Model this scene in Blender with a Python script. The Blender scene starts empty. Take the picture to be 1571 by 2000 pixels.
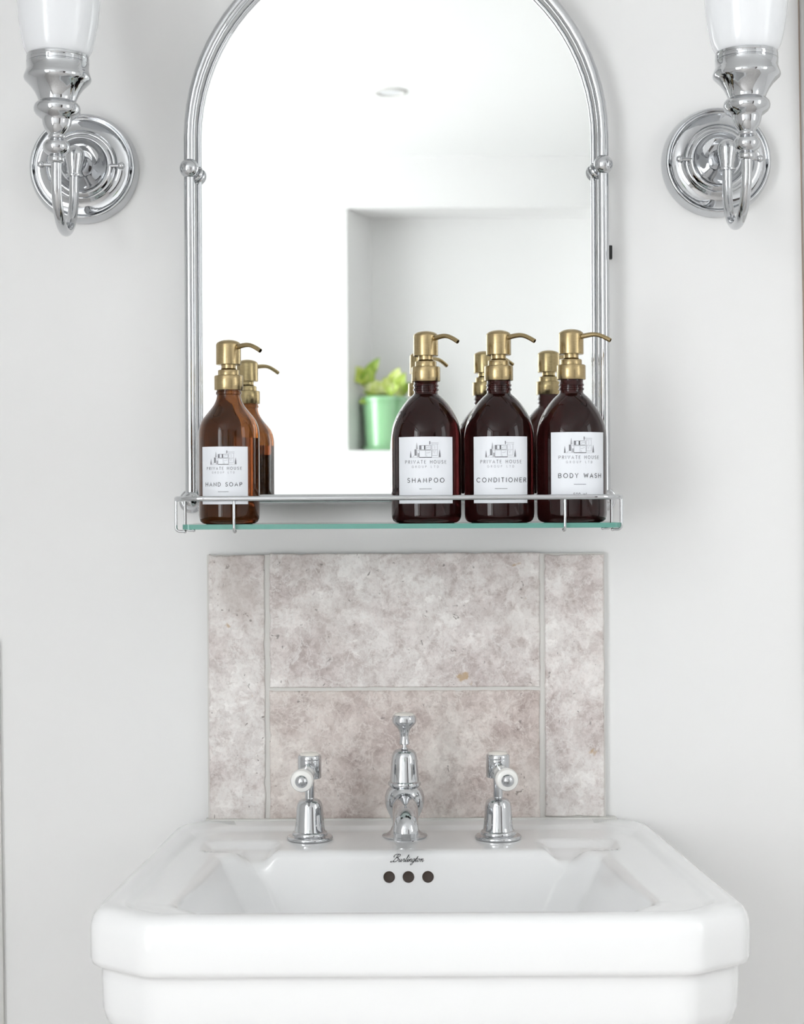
import bpy, bmesh, math, random
from mathutils import Vector, Matrix
random.seed(7)
R = math.radians
SC = bpy.context.scene
COL = SC.collection

# ------------------------------------------------------------------ camera
FPX, DIST, EYE, CX, CY, ROLL = 3306.0, 1.9, 1.2, 750.0, 985.0, 0.005
cam = bpy.data.cameras.new('camera')
cam.sensor_fit = 'VERTICAL'
cam.sensor_height = 36.0
cam.lens = FPX * 36.0 / 2000.0
cam.shift_x = (785.5 - CX) / 2000.0
cam.shift_y = (CY - 1000.0) / 2000.0
cam.clip_start = 0.02
cam.dof.use_dof = True
cam.dof.focus_distance = 1.77
cam.dof.aperture_fstop = 8.0
camo = bpy.data.objects.new('camera', cam)
COL.objects.link(camo)
camo.matrix_world = Matrix.Translation((0, -DIST, EYE)) @ Matrix.Rotation(R(90), 4, 'X') @ Matrix.Rotation(-ROLL, 4, 'Z')
SC.camera = camo
# ------------------------------------------------------------------ world, exposure
world = bpy.data.worlds.new('sky')
SC.world = world
world.use_nodes = True
world.node_tree.nodes['Background'].inputs[0].default_value = (0.75, 0.85, 1.0, 1)
world.node_tree.nodes['Background'].inputs[1].default_value = 1.0
SC.view_settings.view_transform = 'Standard'
SC.view_settings.look = 'None'
SC.view_settings.gamma = 1.0
SC.view_settings.use_curve_mapping = False
SC.view_settings.exposure = 0.0
WINDOW_STRENGTH = 7.3
WINDOW2_STRENGTH = 2.3


def at(px, py, e):
    """photo pixel + distance out from the sink wall -> point in the room"""
    dx, dy = px - CX, py - CY
    dx, dy = dx - ROLL * dy, dy + ROLL * dx
    k = (DIST - e) / FPX
    return Vector((dx * k, -e, EYE - dy * k))


# ------------------------------------------------------------------ materials
def mat(name, color=(.8, .8, .8), rough=.5, metal=0., **kw):
    m = bpy.data.materials.new(name)
    m.use_nodes = True
    b = m.node_tree.nodes['Principled BSDF']
    b.inputs['Base Color'].default_value = (*color, 1)
    b.inputs['Roughness'].default_value = rough
    b.inputs['Metallic'].default_value = metal
    for k, v in kw.items():
        b.inputs[k.replace('_', ' ')].default_value = v
    return m


def nd(m, kind, **kw):
    n = m.node_tree.nodes.new(kind)
    for k, v in kw.items():
        setattr(n, k, v)
    return n


def lk(m, a, ao, b, bi):
    m.node_tree.links.new(a.outputs[ao], b.inputs[bi])


def bsdf(m):
    return m.node_tree.nodes['Principled BSDF']


def add_bump(m, scale, strength, dist=.001, detail=4):
    tc = nd(m, 'ShaderNodeTexCoord')
    n = nd(m, 'ShaderNodeTexNoise')
    n.inputs['Scale'].default_value = scale
    n.inputs['Detail'].default_value = detail
    bp = nd(m, 'ShaderNodeBump')
    bp.inputs['Strength'].default_value = strength
    bp.inputs['Distance'].default_value = dist
    lk(m, tc, 'Object', n, 'Vector')
    lk(m, n, 'Fac', bp, 'Height')
    lk(m, bp, 'Normal', bsdf(m), 'Normal')


def ramp(m, src, out, stops):
    r = nd(m, 'ShaderNodeValToRGB')
    el = r.color_ramp.elements
    while len(el) < len(stops):
        el.new(.5)
    for i, (p, c) in enumerate(stops):
        el[i].position = p
        el[i].color = (*c, 1)
    lk(m, src, out, r, 'Fac')
    return r


def mix(m, fac, a, b, blend='MIX'):
    """fac: float or (node, socket); a, b: colour or (node, socket)"""
    x = nd(m, 'ShaderNodeMix', data_type='RGBA', blend_type=blend)
    for sock, v in ((x.inputs[0], fac), (x.inputs[6], a), (x.inputs[7], b)):
        if isinstance(v, tuple) and len(v) == 2 and hasattr(v[0], 'outputs'):
            m.node_tree.links.new(v[0].outputs[v[1]], sock)
        elif isinstance(v, (int, float)):
            sock.default_value = v
        else:
            sock.default_value = (*v, 1)
    return x


M_wall = mat('wall_paint', (.87, .865, .858), .6)
add_bump(M_wall, 60, .12, .0008, 6)
M_ceil = mat('ceiling_paint', (.91, .91, .905), .7)
add_bump(M_ceil, 40, .08, .0008)
M_floor = mat('floor_stone', (.42, .38, .35), .35)
M_trim = mat('trim_paint', (.66, .65, .63), .45)
M_gap = mat('bare_wood_gap', (.42, .33, .27), .7)
M_chrome = mat('chrome', (.58, .59, .605), .03, 1.0)
M_mirror = mat('mirror_silver', (.955, .975, .965), 0.0, 1.0)
M_mirror_edge = mat('mirror_edge', (.45, .58, .55), .2, .3)
M_ceramic = mat('white_ceramic', (.90, .90, .90), .09, Coat_Weight=.4, Coat_Roughness=.05)
M_porcelain = mat('porcelain', (.90, .89, .86), .1)
M_cap = mat('cream_cap', (.86, .82, .76), .2)
M_opal = mat('opal_glass', (.88, .89, .91), .12, Subsurface_Weight=.25, Subsurface_Radius=(.02, .02, .02))
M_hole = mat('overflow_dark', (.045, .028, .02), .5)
M_ink = mat('black_ink', (.03, .03, .035), .5)
M_ink2 = mat('grey_ink', (.22, .22, .24), .6)
M_ink3 = mat('pale_grey_ink', (.42, .42, .45), .6)
M_label = mat('label_paper', (.84, .86, .90), .45)
M_black = mat('black_tab', (.02, .02, .02), .5)
M_grout = mat('grout', (.72, .70, .67), .9)
M_caulk = mat('caulk', (.70, .69, .66), .6)
M_door = mat('dark_door', (.055, .042, .036), .35)
M_soil = mat('soil', (.05, .035, .02), .9)
M_pot = mat('green_glaze', (.30, .58, .31), .06, Coat_Weight=1.0)
M_stem = mat('plant_stem', (.30, .45, .08), .5)
M_pane = mat('frosted_daylight_pane', (.9, .9, .9), .5)
bsdf(M_pane).inputs['Emission Color'].default_value = (.95, .98, 1, 1)
bsdf(M_pane).inputs['Emission Strength'].default_value = WINDOW_STRENGTH
M_pane2 = mat('frosted_daylight_pane_dim', (.9, .9, .9), .5)
bsdf(M_pane2).inputs['Emission Color'].default_value = (.95, .98, 1, 1)
bsdf(M_pane2).inputs['Emission Strength'].default_value = WINDOW2_STRENGTH

# brushed antique brass
M_brass = mat('brushed_brass', (.60, .44, .20), .24, 1.0)
tc = nd(M_brass, 'ShaderNodeTexCoord')
mp = nd(M_brass, 'ShaderNodeMapping')
mp.inputs['Scale'].default_value = (260, 260, 9000)
nz = nd(M_brass, 'ShaderNodeTexNoise')
nz.inputs['Scale'].default_value = 1.0
lk(M_brass, tc, 'Object', mp, 'Vector')
lk(M_brass, mp, 'Vector', nz, 'Vector')
rp = ramp(M_brass, nz, 'Fac', [(.3, (.33, .25, .125)), (.7, (.51, .40, .225))])
lk(M_brass, rp, 'Color', bsdf(M_brass), 'Base Color')
bsdf(M_brass).inputs['Anisotropic'].default_value = .5


def glassy(name, color, ior=1.12, trans=.8):
    return mat(name, color, 0., 0., Transmission_Weight=trans, IOR=ior, Coat_Weight=1.0, Coat_IOR=1.36, Coat_Roughness=.015)


M_amber = glassy('amber_glass', (.16, .052, .012))
M_dark_amber = glassy('dark_amber_plastic', (.046, .0095, .0085), trans=.7)
M_liquid = mat('brown_liquid', (.42, .34, .50), .02, 0., Transmission_Weight=1.0, IOR=1.1)
M_liquid2 = mat('red_brown_liquid', (.6, .5, .6), .02, 0., Transmission_Weight=1.0, IOR=1.1)

# clear shelf glass: fresnel reflection over a faintly green pass-through
M_shelf = bpy.data.materials.new('shelf_glass')
M_shelf.use_nodes = True
nt = M_shelf.node_tree
nt.nodes.remove(nt.nodes['Principled BSDF'])
tr = nd(M_shelf, 'ShaderNodeBsdfTransparent')
tr.inputs[0].default_value = (.90, .96, .94, 1)
gl = nd(M_shelf, 'ShaderNodeBsdfGlossy')
gl.inputs['Roughness'].default_value = .01
fr = nd(M_shelf, 'ShaderNodeFresnel')
fr.inputs[0].default_value = 1.45
mx = nd(M_shelf, 'ShaderNodeMixShader')
lk(M_shelf, fr, 0, mx, 0)
lk(M_shelf, tr, 0, mx, 1)
lk(M_shelf, gl, 0, mx, 2)
lk(M_shelf, mx, 0, nt.nodes['Material Output'], 0)
M_shelf_edge = mat('shelf_glass_edge', (.13, .34, .285), .15)

# leaves: lime green with a paler heart
def leaf_mat(name, c1, c2):
    m = mat(name, c1, .35)
    tc = nd(m, 'ShaderNodeTexCoord')
    n = nd(m, 'ShaderNodeTexNoise')
    n.inputs['Scale'].default_value = 22
    lk(m, tc, 'Object', n, 'Vector')
    r = ramp(m, n, 'Fac', [(.35, c1), (.65, c2)])
    lk(m, r, 'Color', bsdf(m), 'Base Color')
    return m


M_leafA = leaf_mat('lime_leaf', (.50, .62, .08), (.82, .86, .45))
M_leafB = leaf_mat('green_leaf', (.24, .40, .04), (.50, .64, .12))

# tumbled grey-pink stone
def stone():
    m = mat('tumbled_stone', (.6, .56, .53), .5)
    tc = nd(m, 'ShaderNodeTexCoord')
    oi = nd(m, 'ShaderNodeObjectInfo')
    off = nd(m, 'ShaderNodeVectorMath', operation='SCALE')
    lk(m, tc, 'Object', off, 0)
    off.inputs['Scale'].default_value = 1.0

    def noise(scale, detail=5, rough=.6, dist=0., wshift=0.):
        n = nd(m, 'ShaderNodeTexNoise', noise_dimensions='4D')
        n.inputs['Scale'].default_value = scale
        n.inputs['Detail'].default_value = detail
        n.inputs['Roughness'].default_value = rough
        n.inputs['Distortion'].default_value = dist
        w = nd(m, 'ShaderNodeMath', operation='MULTIPLY_ADD')
        w.inputs[1].default_value = 7.0
        w.inputs[2].default_value = wshift
        lk(m, oi, 'Random', w, 0)
        lk(m, w, 0, n, 'W')
        lk(m, off, 0, n, 'Vector')
        return n
    big = noise(10, 6, .62, .25)
    base = ramp(m, big, 'Fac', [(.36, (.61, .54, .52)), (.47, (.76, .705, .68)), (.55, (.86, .825, .80)), (.68, (.90, .875, .85))])
    # broken clasts at two sizes in a pale matrix
    wob = noise(70, 5, .65, 0., 9.)

    def clasts(scale, warp, lo, hi, fac, prev):
        addv = nd(m, 'ShaderNodeVectorMath', operation='MULTIPLY_ADD')
        lk(m, wob, 'Color', addv, 0)
        addv.inputs[1].default_value = (warp, warp, warp)
        lk(m, off, 0, addv, 2)
        vo = nd(m, 'ShaderNodeTexVoronoi', feature='F1')
        vo.inputs['Scale'].default_value = scale
        lk(m, addv, 0, vo, 'Vector')
        cl = ramp(m, vo, 'Color', [(.15, lo), (.75, hi)])
        return mix(m, fac, prev, (cl, 'Color'), 'MULTIPLY')
    c1 = clasts(38, .040, (.80, .755, .75), (1.06, 1.06, 1.06), .6, (base, 'Color'))
    c1 = clasts(95, .022, (.80, .77, .76), (1.07, 1.07, 1.07), .55, (c1, 2))
    med = noise(60, 8, .72, .5, 3.)
    blot = ramp(m, med, 'Fac', [(.36, (.72, .665, .65)), (.50, (1, 1, 1)), (.66, (1.06, 1.06, 1.06))])
    c2 = mix(m, .85, (c1, 2), (blot, 'Color'), 'MULTIPLY')
    fine = noise(260, 3, .7, 0., 31.)
    fr_ = ramp(m, fine, 'Fac', [(.32, (.80, .78, .77)), (.52, (1, 1, 1))])
    c2 = mix(m, .7, (c2, 2), (fr_, 'Color'), 'MULTIPLY')
    # pale hair veins
    def vein(scale, dist, w, width, prev, strength):
        vn = noise(scale, 6, .6, dist, w)
        sub = nd(m, 'ShaderNodeMath', operation='SUBTRACT')
        sub.inputs[1].default_value = .5
        lk(m, vn, 'Fac', sub, 0)
        ab = nd(m, 'ShaderNodeMath', operation='ABSOLUTE')
        lk(m, sub, 0, ab, 0)
        vr = ramp(m, ab, 0, [(.0, (strength,) * 3), (width, (0, 0, 0))])
        return mix(m, (vr, 'Color'), prev, (.86, .835, .81))
    c3 = vein(30, .7, 5., .018, (c2, 2), .6)
    c3 = vein(75, .5, 6., .03, (c3, 2), .38)
    # dark pits
    pn = noise(120, 3, .5, .8, 11.)
    pr = ramp(m, pn, 'Fac', [(.285, (.85, .85, .85)), (.33, (0, 0, 0))])
    c4 = mix(m, (pr, 'Color'), (c3, 2), (.25, .215, .20))
    # sparse ochre flecks
    on = noise(24, 3, .5, .8, 17.)
    orr = ramp(m, on, 'Fac', [(.675, (0, 0, 0)), (.71, (.8, .8, .8))])
    c5 = mix(m, (orr, 'Color'), (c4, 2), (.50, .33, .16))
    # brownish clouds
    wn = noise(8, 4, .55, .3, 23.)
    wr = ramp(m, wn, 'Fac', [(.50, (0, 0, 0)), (.66, (.42, .42, .42))])
    c6 = mix(m, (wr, 'Color'), (c5, 2), (.44, .365, .325))
    c7 = mix(m, 1.0, (c6, 2), (oi, 'Color'), 'MULTIPLY')
    lk(m, c7, 2, bsdf(m), 'Base Color')
    bp = nd(m, 'ShaderNodeBump')
    bp.inputs['Strength'].default_value = .25
    bp.inputs['Distance'].default_value = .0006
    lk(m, med, 'Fac', bp, 'Height')
    lk(m, bp, 'Normal', bsdf(m), 'Normal')
    return m


M_stone = stone()

# floor: large stone-look squares
tc = nd(M_floor, 'ShaderNodeTexCoord')
bk = nd(M_floor, 'ShaderNodeTexNoise')
bk.inputs['Scale'].default_value = 6
lk(M_floor, tc, 'Object', bk, 'Vector')
rf = ramp(M_floor, bk, 'Fac', [(.3, (.62, .59, .565)), (.7, (.72, .69, .665))])
lk(M_floor, rf, 'Color', bsdf(M_floor), 'Base Color')


# ------------------------------------------------------------------ mesh helpers
def finish(bm, angle=38):
    bmesh.ops.recalc_face_normals(bm, faces=bm.faces)
    for f in bm.faces:
        f.smooth = True
    for e in bm.edges:
        if len(e.link_faces) == 2 and e.calc_face_angle(0) > R(angle):
            e.smooth = False


def obj(name, bm, material, parent=None, angle=38, recalc=True):
    if recalc:
        finish(bm, angle)
    me = bpy.data.meshes.new(name)
    bm.to_mesh(me)
    bm.free()
    for m in (material if isinstance(material, (list, tuple)) else [material]):
        me.materials.append(m)
    o = bpy.data.objects.new(name, me)
    COL.objects.link(o)
    if parent is not None:
        o.parent = parent
        # parents here never move after their parts are built: parts are in the parent's space
    return o


def thing(name, label, cat, loc=(0, 0, 0), group=None):
    o = bpy.data.objects.new(name, None)
    o.empty_display_size = .05
    COL.objects.link(o)
    o.location = loc
    o['label'] = label
    o['category'] = cat
    if group:
        o['group'] = group
    return o


def struct(name, bm, material, parent=None, angle=38):
    o = obj(name, bm, material, parent, angle)
    if parent is None:
        o['kind'] = 'structure'
    return o


def box(bm, lo, hi, bevel=0., seg=2, mi=0):
    vs = bmesh.ops.create_cube(bm, size=1)['verts']
    for v in vs:
        v.co = Vector(((lo[i] + hi[i]) / 2 + v.co[i] * (hi[i] - lo[i]) for i in range(3)))
    fs = list({f for v in vs for f in v.link_faces})
    for f in fs:
        f.material_index = mi
    if bevel:
        es = list({e for v in vs for e in v.link_edges})
        bmesh.ops.bevel(bm, geom=es, offset=bevel, segments=seg, affect='EDGES', profile=.5)
    return bm


def lathe(bm, prof, n=48, mtx=None, cap0=True, cap1=True):
    """prof: (radius, height) in metres around local Z"""
    rings = []
    for r, z in prof:
        if r < 1e-6:
            v = bm.verts.new((0, 0, z))
            rings.append([v])
        else:
            rings.append([bm.verts.new((r * math.cos(2 * math.pi * i / n), r * math.sin(2 * math.pi * i / n), z)) for i in range(n)])
    for a, b in zip(rings, rings[1:]):
        for i in range(n):
            j = (i + 1) % n
            if len(a) == 1 and len(b) == 1:
                continue
            if len(a) == 1:
                bm.faces.new((a[0], b[i], b[j]))
            elif len(b) == 1:
                bm.faces.new((a[i], a[j], b[0]))
            else:
                bm.faces.new((a[i], a[j], b[j], b[i]))
    if cap0 and len(rings[0]) > 1:
        bm.faces.new(rings[0][::-1])
    if cap1 and len(rings[-1]) > 1:
        bm.faces.new(rings[-1])
    if mtx is not None:
        for ring in rings:
            for v in ring:
                v.co = mtx @ v.co
    return bm


def arcp(cx, cz, r, a0, a1, n=6, rz=None):
    rz = rz or r
    return [(cx + r * math.cos(R(a0 + (a1 - a0) * i / n)), cz + rz * math.sin(R(a0 + (a1 - a0) * i / n))) for i in range(n + 1)]


def mm(prof):
    return [(max(r, 0) / 1000, z / 1000) for r, z in prof]


def tube(bm, pts, rad, n=16, closed=False, caps=True):
    pts = [Vector(p) for p in pts]
    N = len(pts)
    rads = rad if isinstance(rad, (list, tuple)) else [rad] * N
    tang = []
    for i in range(N):
        if closed:
            t = pts[(i + 1) % N] - pts[i - 1]
        else:
            t = pts[min(i + 1, N - 1)] - pts[max(i - 1, 0)]
        tang.append(t.normalized())
    up = Vector((0, 0, 1)) if abs(tang[0].z) < .9 else Vector((1, 0, 0))
    u = tang[0].cross(up).normalized()
    rings = []
    for i in range(N):
        t = tang[i]
        u = (u - t * u.dot(t)).normalized()
        w = t.cross(u)
        rings.append([bm.verts.new(pts[i] + (u * math.cos(2 * math.pi * k / n) + w * math.sin(2 * math.pi * k / n)) * rads[i]) for k in range(n)])
    pairs = list(zip(rings, rings[1:])) + ([(rings[-1], rings[0])] if closed else [])
    for a, b in pairs:
        for k in range(n):
            j = (k + 1) % n
            bm.faces.new((a[k], a[j], b[j], b[k]))
    if caps and not closed:
        bm.faces.new(rings[0][::-1])
        bm.faces.new(rings[-1])
    return bm


def ball(bm, c, r, n=28, sz=1.0):
    lathe(bm, [(r * math.cos(R(a)), r * sz * math.sin(R(a))) if abs(a) < 90 else (0, r * sz * (1 if a > 0 else -1)) for a in range(-90, 91, 10)], n, Matrix.Translation(c))
    return bm


def align(direction, origin=(0, 0, 0)):
    """matrix taking local Z to direction"""
    return Matrix.Translation(origin) @ Vector((0, 0, 1)).rotation_difference(Vector(direction)).to_matrix().to_4x4()


def spline(pts, n=8):
    out = []
    P = [Vector(p) for p in pts]
    P = [2 * P[0] - P[1]] + P + [2 * P[-1] - P[-2]]
    for i in range(1, len(P) - 2):
        for k in range(n):
            t = k / n
            a, b, c, d = P[i - 1], P[i], P[i + 1], P[i + 2]
            out.append(.5 * ((2 * b) + (c - a) * t + (2 * a - 5 * b + 4 * c - d) * t * t + (-a + 3 * b - 3 * c + d) * t ** 3))
    out.append(P[-2])
    return out


# ------------------------------------------------------------------ stroke lettering
def arc(cx, cy, rx, ry, a0, a1, n=9):
    return [(cx + rx * math.cos(R(a0 + (a1 - a0) * i / n)), cy + ry * math.sin(R(a0 + (a1 - a0) * i / n))) for i in range(n + 1)]


def oval(w):
    return arc(w / 2, .5, w / 2, .5, 90, 450, 20)


GL = {  # width, strokes in a unit-high box
    'A': (.80, [[(0, 0), (.40, 1), (.80, 0)], [(.14, .33), (.66, .33)]]),
    'B': (.60, [[(0, 0), (0, 1), (.30, 1)] + arc(.32, .76, .24, .24, 90, -90)[1:] + [(0, .52)], [(.32, .52)] + arc(.34, .26, .26, .26, 90, -90)[1:] + [(0, 0)]]),
    'C': (.80, [arc(.46, .5, .46, .5, 48, 312, 16)]),
    'D': (.72, [[(0, 0), (0, 1), (.25, 1)] + arc(.25, .5, .47, .5, 90, -90, 14)[1:] + [(0, 0)]]),
    'E': (.52, [[(.52, 1), (0, 1), (0, 0), (.52, 0)], [(0, .52), (.46, .52)]]),
    'G': (.88, [arc(.48, .5, .48, .5, 48, 360, 18), [(.96 * 1.0, .46), (.56, .46)]]),
    'H': (.72, [[(0, 0), (0, 1)], [(.72, 0), (.72, 1)], [(0, .52), (.72, .52)]]),
    'I': (.02, [[(0, 0), (0, 1)]]),
    'L': (.50, [[(0, 1), (0, 0), (.50, 0)]]),
    'M': (.86, [[(0, 0), (.06, 1), (.43, .2), (.80, 1), (.86, 0)]]),
    'N': (.74, [[(0, 0), (0, 1), (.74, 0), (.74, 1)]]),
    'O': (.94, [oval(.94)]),
    'P': (.56, [[(0, 0), (0, 1), (.30, 1)] + arc(.30, .74, .26, .26, 90, -90)[1:] + [(0, .48)]]),
    'R': (.58, [[(0, 0), (0, 1), (.30, 1)] + arc(.30, .75, .25, .25, 90, -90)[1:] + [(0, .50)], [(.26, .50), (.58, 0)]]),
    'S': (.56, [arc(.28, .75, .25, .25, 30, 250, 10) + arc(.28, .26, .28, .26, 75, -150, 12)]),
    'T': (.66, [[(0, 1), (.66, 1)], [(.33, 1), (.33, 0)]]),
    'U': (.70, [[(0, 1), (0, .34)] + arc(.35, .34, .35, .34, 180, 360, 12)[1:] + [(.70, 1)]]),
    'V': (.78, [[(0, 1), (.39, 0), (.78, 1)]]),
    'W': (1.10, [[(0, 1), (.28, 0), (.55, .9), (.82, 0), (1.10, 1)]]),
    'Y': (.72, [[(0, 1), (.36, .5), (.72, 1)], [(.36, .5), (.36, 0)]]),
    '0': (.60, [arc(.30, .5, .30, .5, 90, 450, 18)]),
    '3': (.54, [arc(.26, .76, .24, .24, 150, -80, 10) + arc(.26, .27, .28, .27, 80, -150, 12)]),
    '5': (.54, [[(.50, 1), (.10, 1), (.05, .56)] + arc(.25, .32, .29, .32, 115, -140, 12)]),
    'm': (.80, [[(0, 0), (0, .66)], [(0, .44)] + arc(.20, .44, .20, .22, 180, 0, 6) + [(.40, 0)], [(.40, .44)] + arc(.60, .44, .20, .22, 180, 0, 6) + [(.80, 0)]]),
    'l': (.02, [[(0, 0), (0, 1)]]),
    ' ': (.40, []),
}


def text_strokes(s, x0, x1, y0, h, wk=1.0):
    """fit a line of capitals between x0 and x1 by letter spacing; returns polylines"""
    w = sum(GL[c][0] for c in s) * h * wk
    gap = (x1 - x0 - w) / max(1, len(s) - 1)
    out, x = [], x0
    for c in s:
        for st in GL[c][1]:
            out.append([(x + p[0] * h * wk, y0 + p[1] * h) for p in st])
        x += GL[c][0] * h * wk + gap
    return out


def ribbons(bm, polylines, width, place, mi=0, step=None):
    """flat ink: each polyline becomes a ribbon; place maps (u, v) to a point"""
    for pl in polylines:
        P = [Vector((p[0], p[1])) for p in pl]
        if step:
            Q = [P[0]]
            for a, b in zip(P, P[1:]):
                k = max(1, int((b - a).length / step))
                Q += [a.lerp(b, (i + 1) / k) for i in range(k)]
            P = Q
        L, Rr = [], []
        for i, p in enumerate(P):
            t = (P[min(i + 1, len(P) - 1)] - P[max(i - 1, 0)])
            if t.length < 1e-9:
                t = Vector((1, 0))
            t.normalize()
            nrm = Vector((-t.y, t.x))
            wd = width[min(i, len(width) - 1)] if isinstance(width, list) else width
            q = p.copy()
            if i == 0:
                q = p - t * wd * .3
            elif i == len(P) - 1:
                q = p + t * wd * .3
            L.append(bm.verts.new(place(*(q + nrm * wd / 2))))
            Rr.append(bm.verts.new(place(*(q - nrm * wd / 2))))
        for i in range(len(P) - 1):
            f = bm.faces.new((L[i], L[i + 1], Rr[i + 1], Rr[i]))
            f.material_index = mi


def fill_rect(bm, u0, v0, u1, v1, place, mi=0, n=3):
    for i in range(n):
        a, b = u0 + (u1 - u0) * i / n, u0 + (u1 - u0) * (i + 1) / n
        f = bm.faces.new([bm.verts.new(place(*p)) for p in ((a, v0), (b, v0), (b, v1), (a, v1))])
        f.material_index = mi


def fill_poly(bm, pts, place, mi=0):
    f = bm.faces.new([bm.verts.new(place(*p)) for p in pts])
    f.material_index = mi


# ================================================================== ROOM
XL, XR, YF, ZC = -1.25, 1.35, -3.35, 2.27      # left, right, far wall behind the camera, ceiling
T = .12
b = box(bmesh.new(), (XL - .7, 0, -.1), (XR + .4, T, ZC + .1))
wall_back = struct('wall_back', b, M_wall)
struct('floor', box(bmesh.new(), (XL - .7, YF - .4, -.1), (XR + .4, T, 0)), M_floor)
struct('ceiling', box(bmesh.new(), (XL - .7, YF - .4, ZC), (XR + .4, T, ZC + .1)), M_ceil)


def wall_with_hole(bm, axis_pt, u0, u1, z0, z1, hu0, hu1, hz0, hz1, thick, horizontal):
    """a wall slab in four pieces round an opening. horizontal: 'X' or 'Y' run direction"""
    a0, a1 = axis_pt, axis_pt + thick
    lo, hi = min(a0, a1), max(a0, a1)
    for (p, q, r, s) in ((u0, hu0, z0, z1), (hu1, u1, z0, z1), (hu0, hu1, z0, hz0), (hu0, hu1, hz1, z1)):
        if horizontal == 'X':
            box(bm, (p, lo, r), (q, hi, s))
        else:
            box(bm, (lo, p, r), (hi, q, s))
    return bm


# left wall with the window
WY0, WY1, WZ0, WZ1 = -3.08, -1.65, .38, 2.20
struct('wall_left', wall_with_hole(bmesh.new(), XL, YF - .4, 0, 0, ZC, WY0, WY1, WZ0, WZ1, -.42, 'Y'), M_wall)


def window(name, x, y0, y1, z0, z1, pane_mat, bars, side):
    """painted sash: frame, bars and frosted daylit panes; x is the glass plane"""
    f = bmesh.new()
    w, d = .045, .05
    xs = (x - d / 2, x + d / 2)
    box(f, (xs[0], y0, z0), (xs[1], y0 + w, z1), .004)
    box(f, (xs[0], y1 - w, z0), (xs[1], y1, z1), .004)
    box(f, (xs[0], y0 + w, z0), (xs[1], y1 - w, z0 + w), .004)
    box(f, (xs[0], y0 + w, z1 - w), (xs[1], y1 - w, z1), .004)
    root = struct(name, f, M_trim)
    ys = [y0 + w]
    for i in range(bars):
        ym = y0 + (y1 - y0) * (i + 1) / (bars + 1)
        obj('glazing_bar', box(bmesh.new(), (xs[0], ym - .022, z0 + w), (xs[1], ym + .022, z1 - w), .004), M_trim, root)
        ys += [ym - .022, ym + .022]
    ys.append(y1 - w)
    for a, c in zip(ys[::2], ys[1::2]):
        obj('pane', box(bmesh.new(), (x - .004, a, z0 + w), (x + .004, c, z1 - w)), pane_mat, root)
    return root


window('window_1', XL - .38, WY0, WY1, WZ0, WZ1, M_pane, 1, -1)
# right wall: a narrow window and an unseen dark door, added for chrome to reflect
VY0, VY1, VZ0, VZ1 = -1.35, -.75, 1.0, 2.1
struct('wall_right', wall_with_hole(bmesh.new(), XR, YF - .4, 0, 0, ZC, VY0, VY1, VZ0, VZ1, .25, 'Y'), M_wall)
window('window_2', XR + .20, VY0, VY1, VZ0, VZ1, M_pane2, 0, 1)
DY0, DY1 = -3.22, -2.42
dr = struct('added_door_1', box(bmesh.new(), (XR - .03, DY0, 0), (XR, DY1, 2.0), .003), M_door)
for z0, z1 in ((.15, .85), (1.0, 1.85)):
    for y0, y1 in ((DY0 + .1, (DY0 + DY1) / 2 - .05), ((DY0 + DY1) / 2 + .05, DY1 - .1)):
        obj('door_panel', box(bmesh.new(), (XR - .04, y0, z0), (XR - .028, y1, z1), .006), M_door, dr)
hd = bmesh.new()
lathe(hd, mm([(0, 0), (24, 0), (24, 6), (9, 9), (9, 40), (24, 46), (26, 56), (18, 68), (0, 70)]), 24, align((-1, 0, 0), (XR - .03, DY1 - .06, 1.0)))
obj('door_knob', hd, M_chrome, dr)

# far wall with a splayed niche
NX0, NX1, NZ0, NZ1, ND = -.110, .72, 1.366, 2.112, .19
bm = bmesh.new()
wall_with_hole(bm, YF, XL, XR, 0, ZC, NX0, NX1, NZ0, NZ1, -.30, 'X')
# splayed left reveal and the back of the niche
vs = [bm.verts.new(p) for p in ((NX0, YF, NZ0), (NX0 + .075, YF - ND, NZ0), (NX0 + .075, YF - ND, NZ1), (NX0, YF, NZ1), (NX0, YF - ND, NZ0), (NX0, YF - ND, NZ1))]
bm.faces.new((vs[0], vs[1], vs[2], vs[3]))
bm.faces.new((vs[1], vs[4], vs[5], vs[2]))
bm.faces.new((vs[0], vs[3], vs[5], vs[4]))
bm.faces.new((vs[0], vs[4], vs[1]))
bm.faces.new((vs[3], vs[2], vs[5]))
box(bm, (NX0, YF - .30, NZ0), (NX1, YF - ND, NZ1))
struct('wall_front', bm, M_wall)

# trims at the two edges of the sink wall
bm = bmesh.new()
a, c = at(1560, -20, .004), at(1572, 760, .004)
dirx = (c.x - a.x) / (c.z - a.z)
def tx(z):
    return a.x + dirx * (z - a.z)
vs = [bm.verts.new((x, y, z)) for z in (.95, ZC - .001) for (x, y) in ((tx(z) + .0015, 0), (tx(z) + .0015, -.010), (tx(z) + .0055, -.014), (tx(z) + .11, -.014), (tx(z) + .11, 0))]
for i in range(5):
    j = (i + 1) % 5
    bm.faces.new((vs[i], vs[j], vs[5 + j], vs[5 + i]))
bm.faces.new(vs[:5][::-1])
bm.faces.new(vs[5:])
t1 = struct('trim_1', bm, M_trim, None, 20)
bm = bmesh.new()
vs = [bm.verts.new((tx(z) + o, y, z)) for z in (.95, ZC - .001) for (o, y) in ((.0002, 0), (.0002, -.0025), (.0013, -.0025), (.0013, 0))]
for i in range(4):
    j = (i + 1) % 4
    bm.faces.new((vs[i], vs[j], vs[4 + j], vs[4 + i]))
obj('joint_strip', bm, M_gap, t1)['label'] = 'thin brown joint line along the trim'
bm = bmesh.new()
a2, c2 = at(1, 1480, .004), at(8, 2000, .004)
d2 = (c2.x - a2.x) / (c2.z - a2.z)
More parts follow.
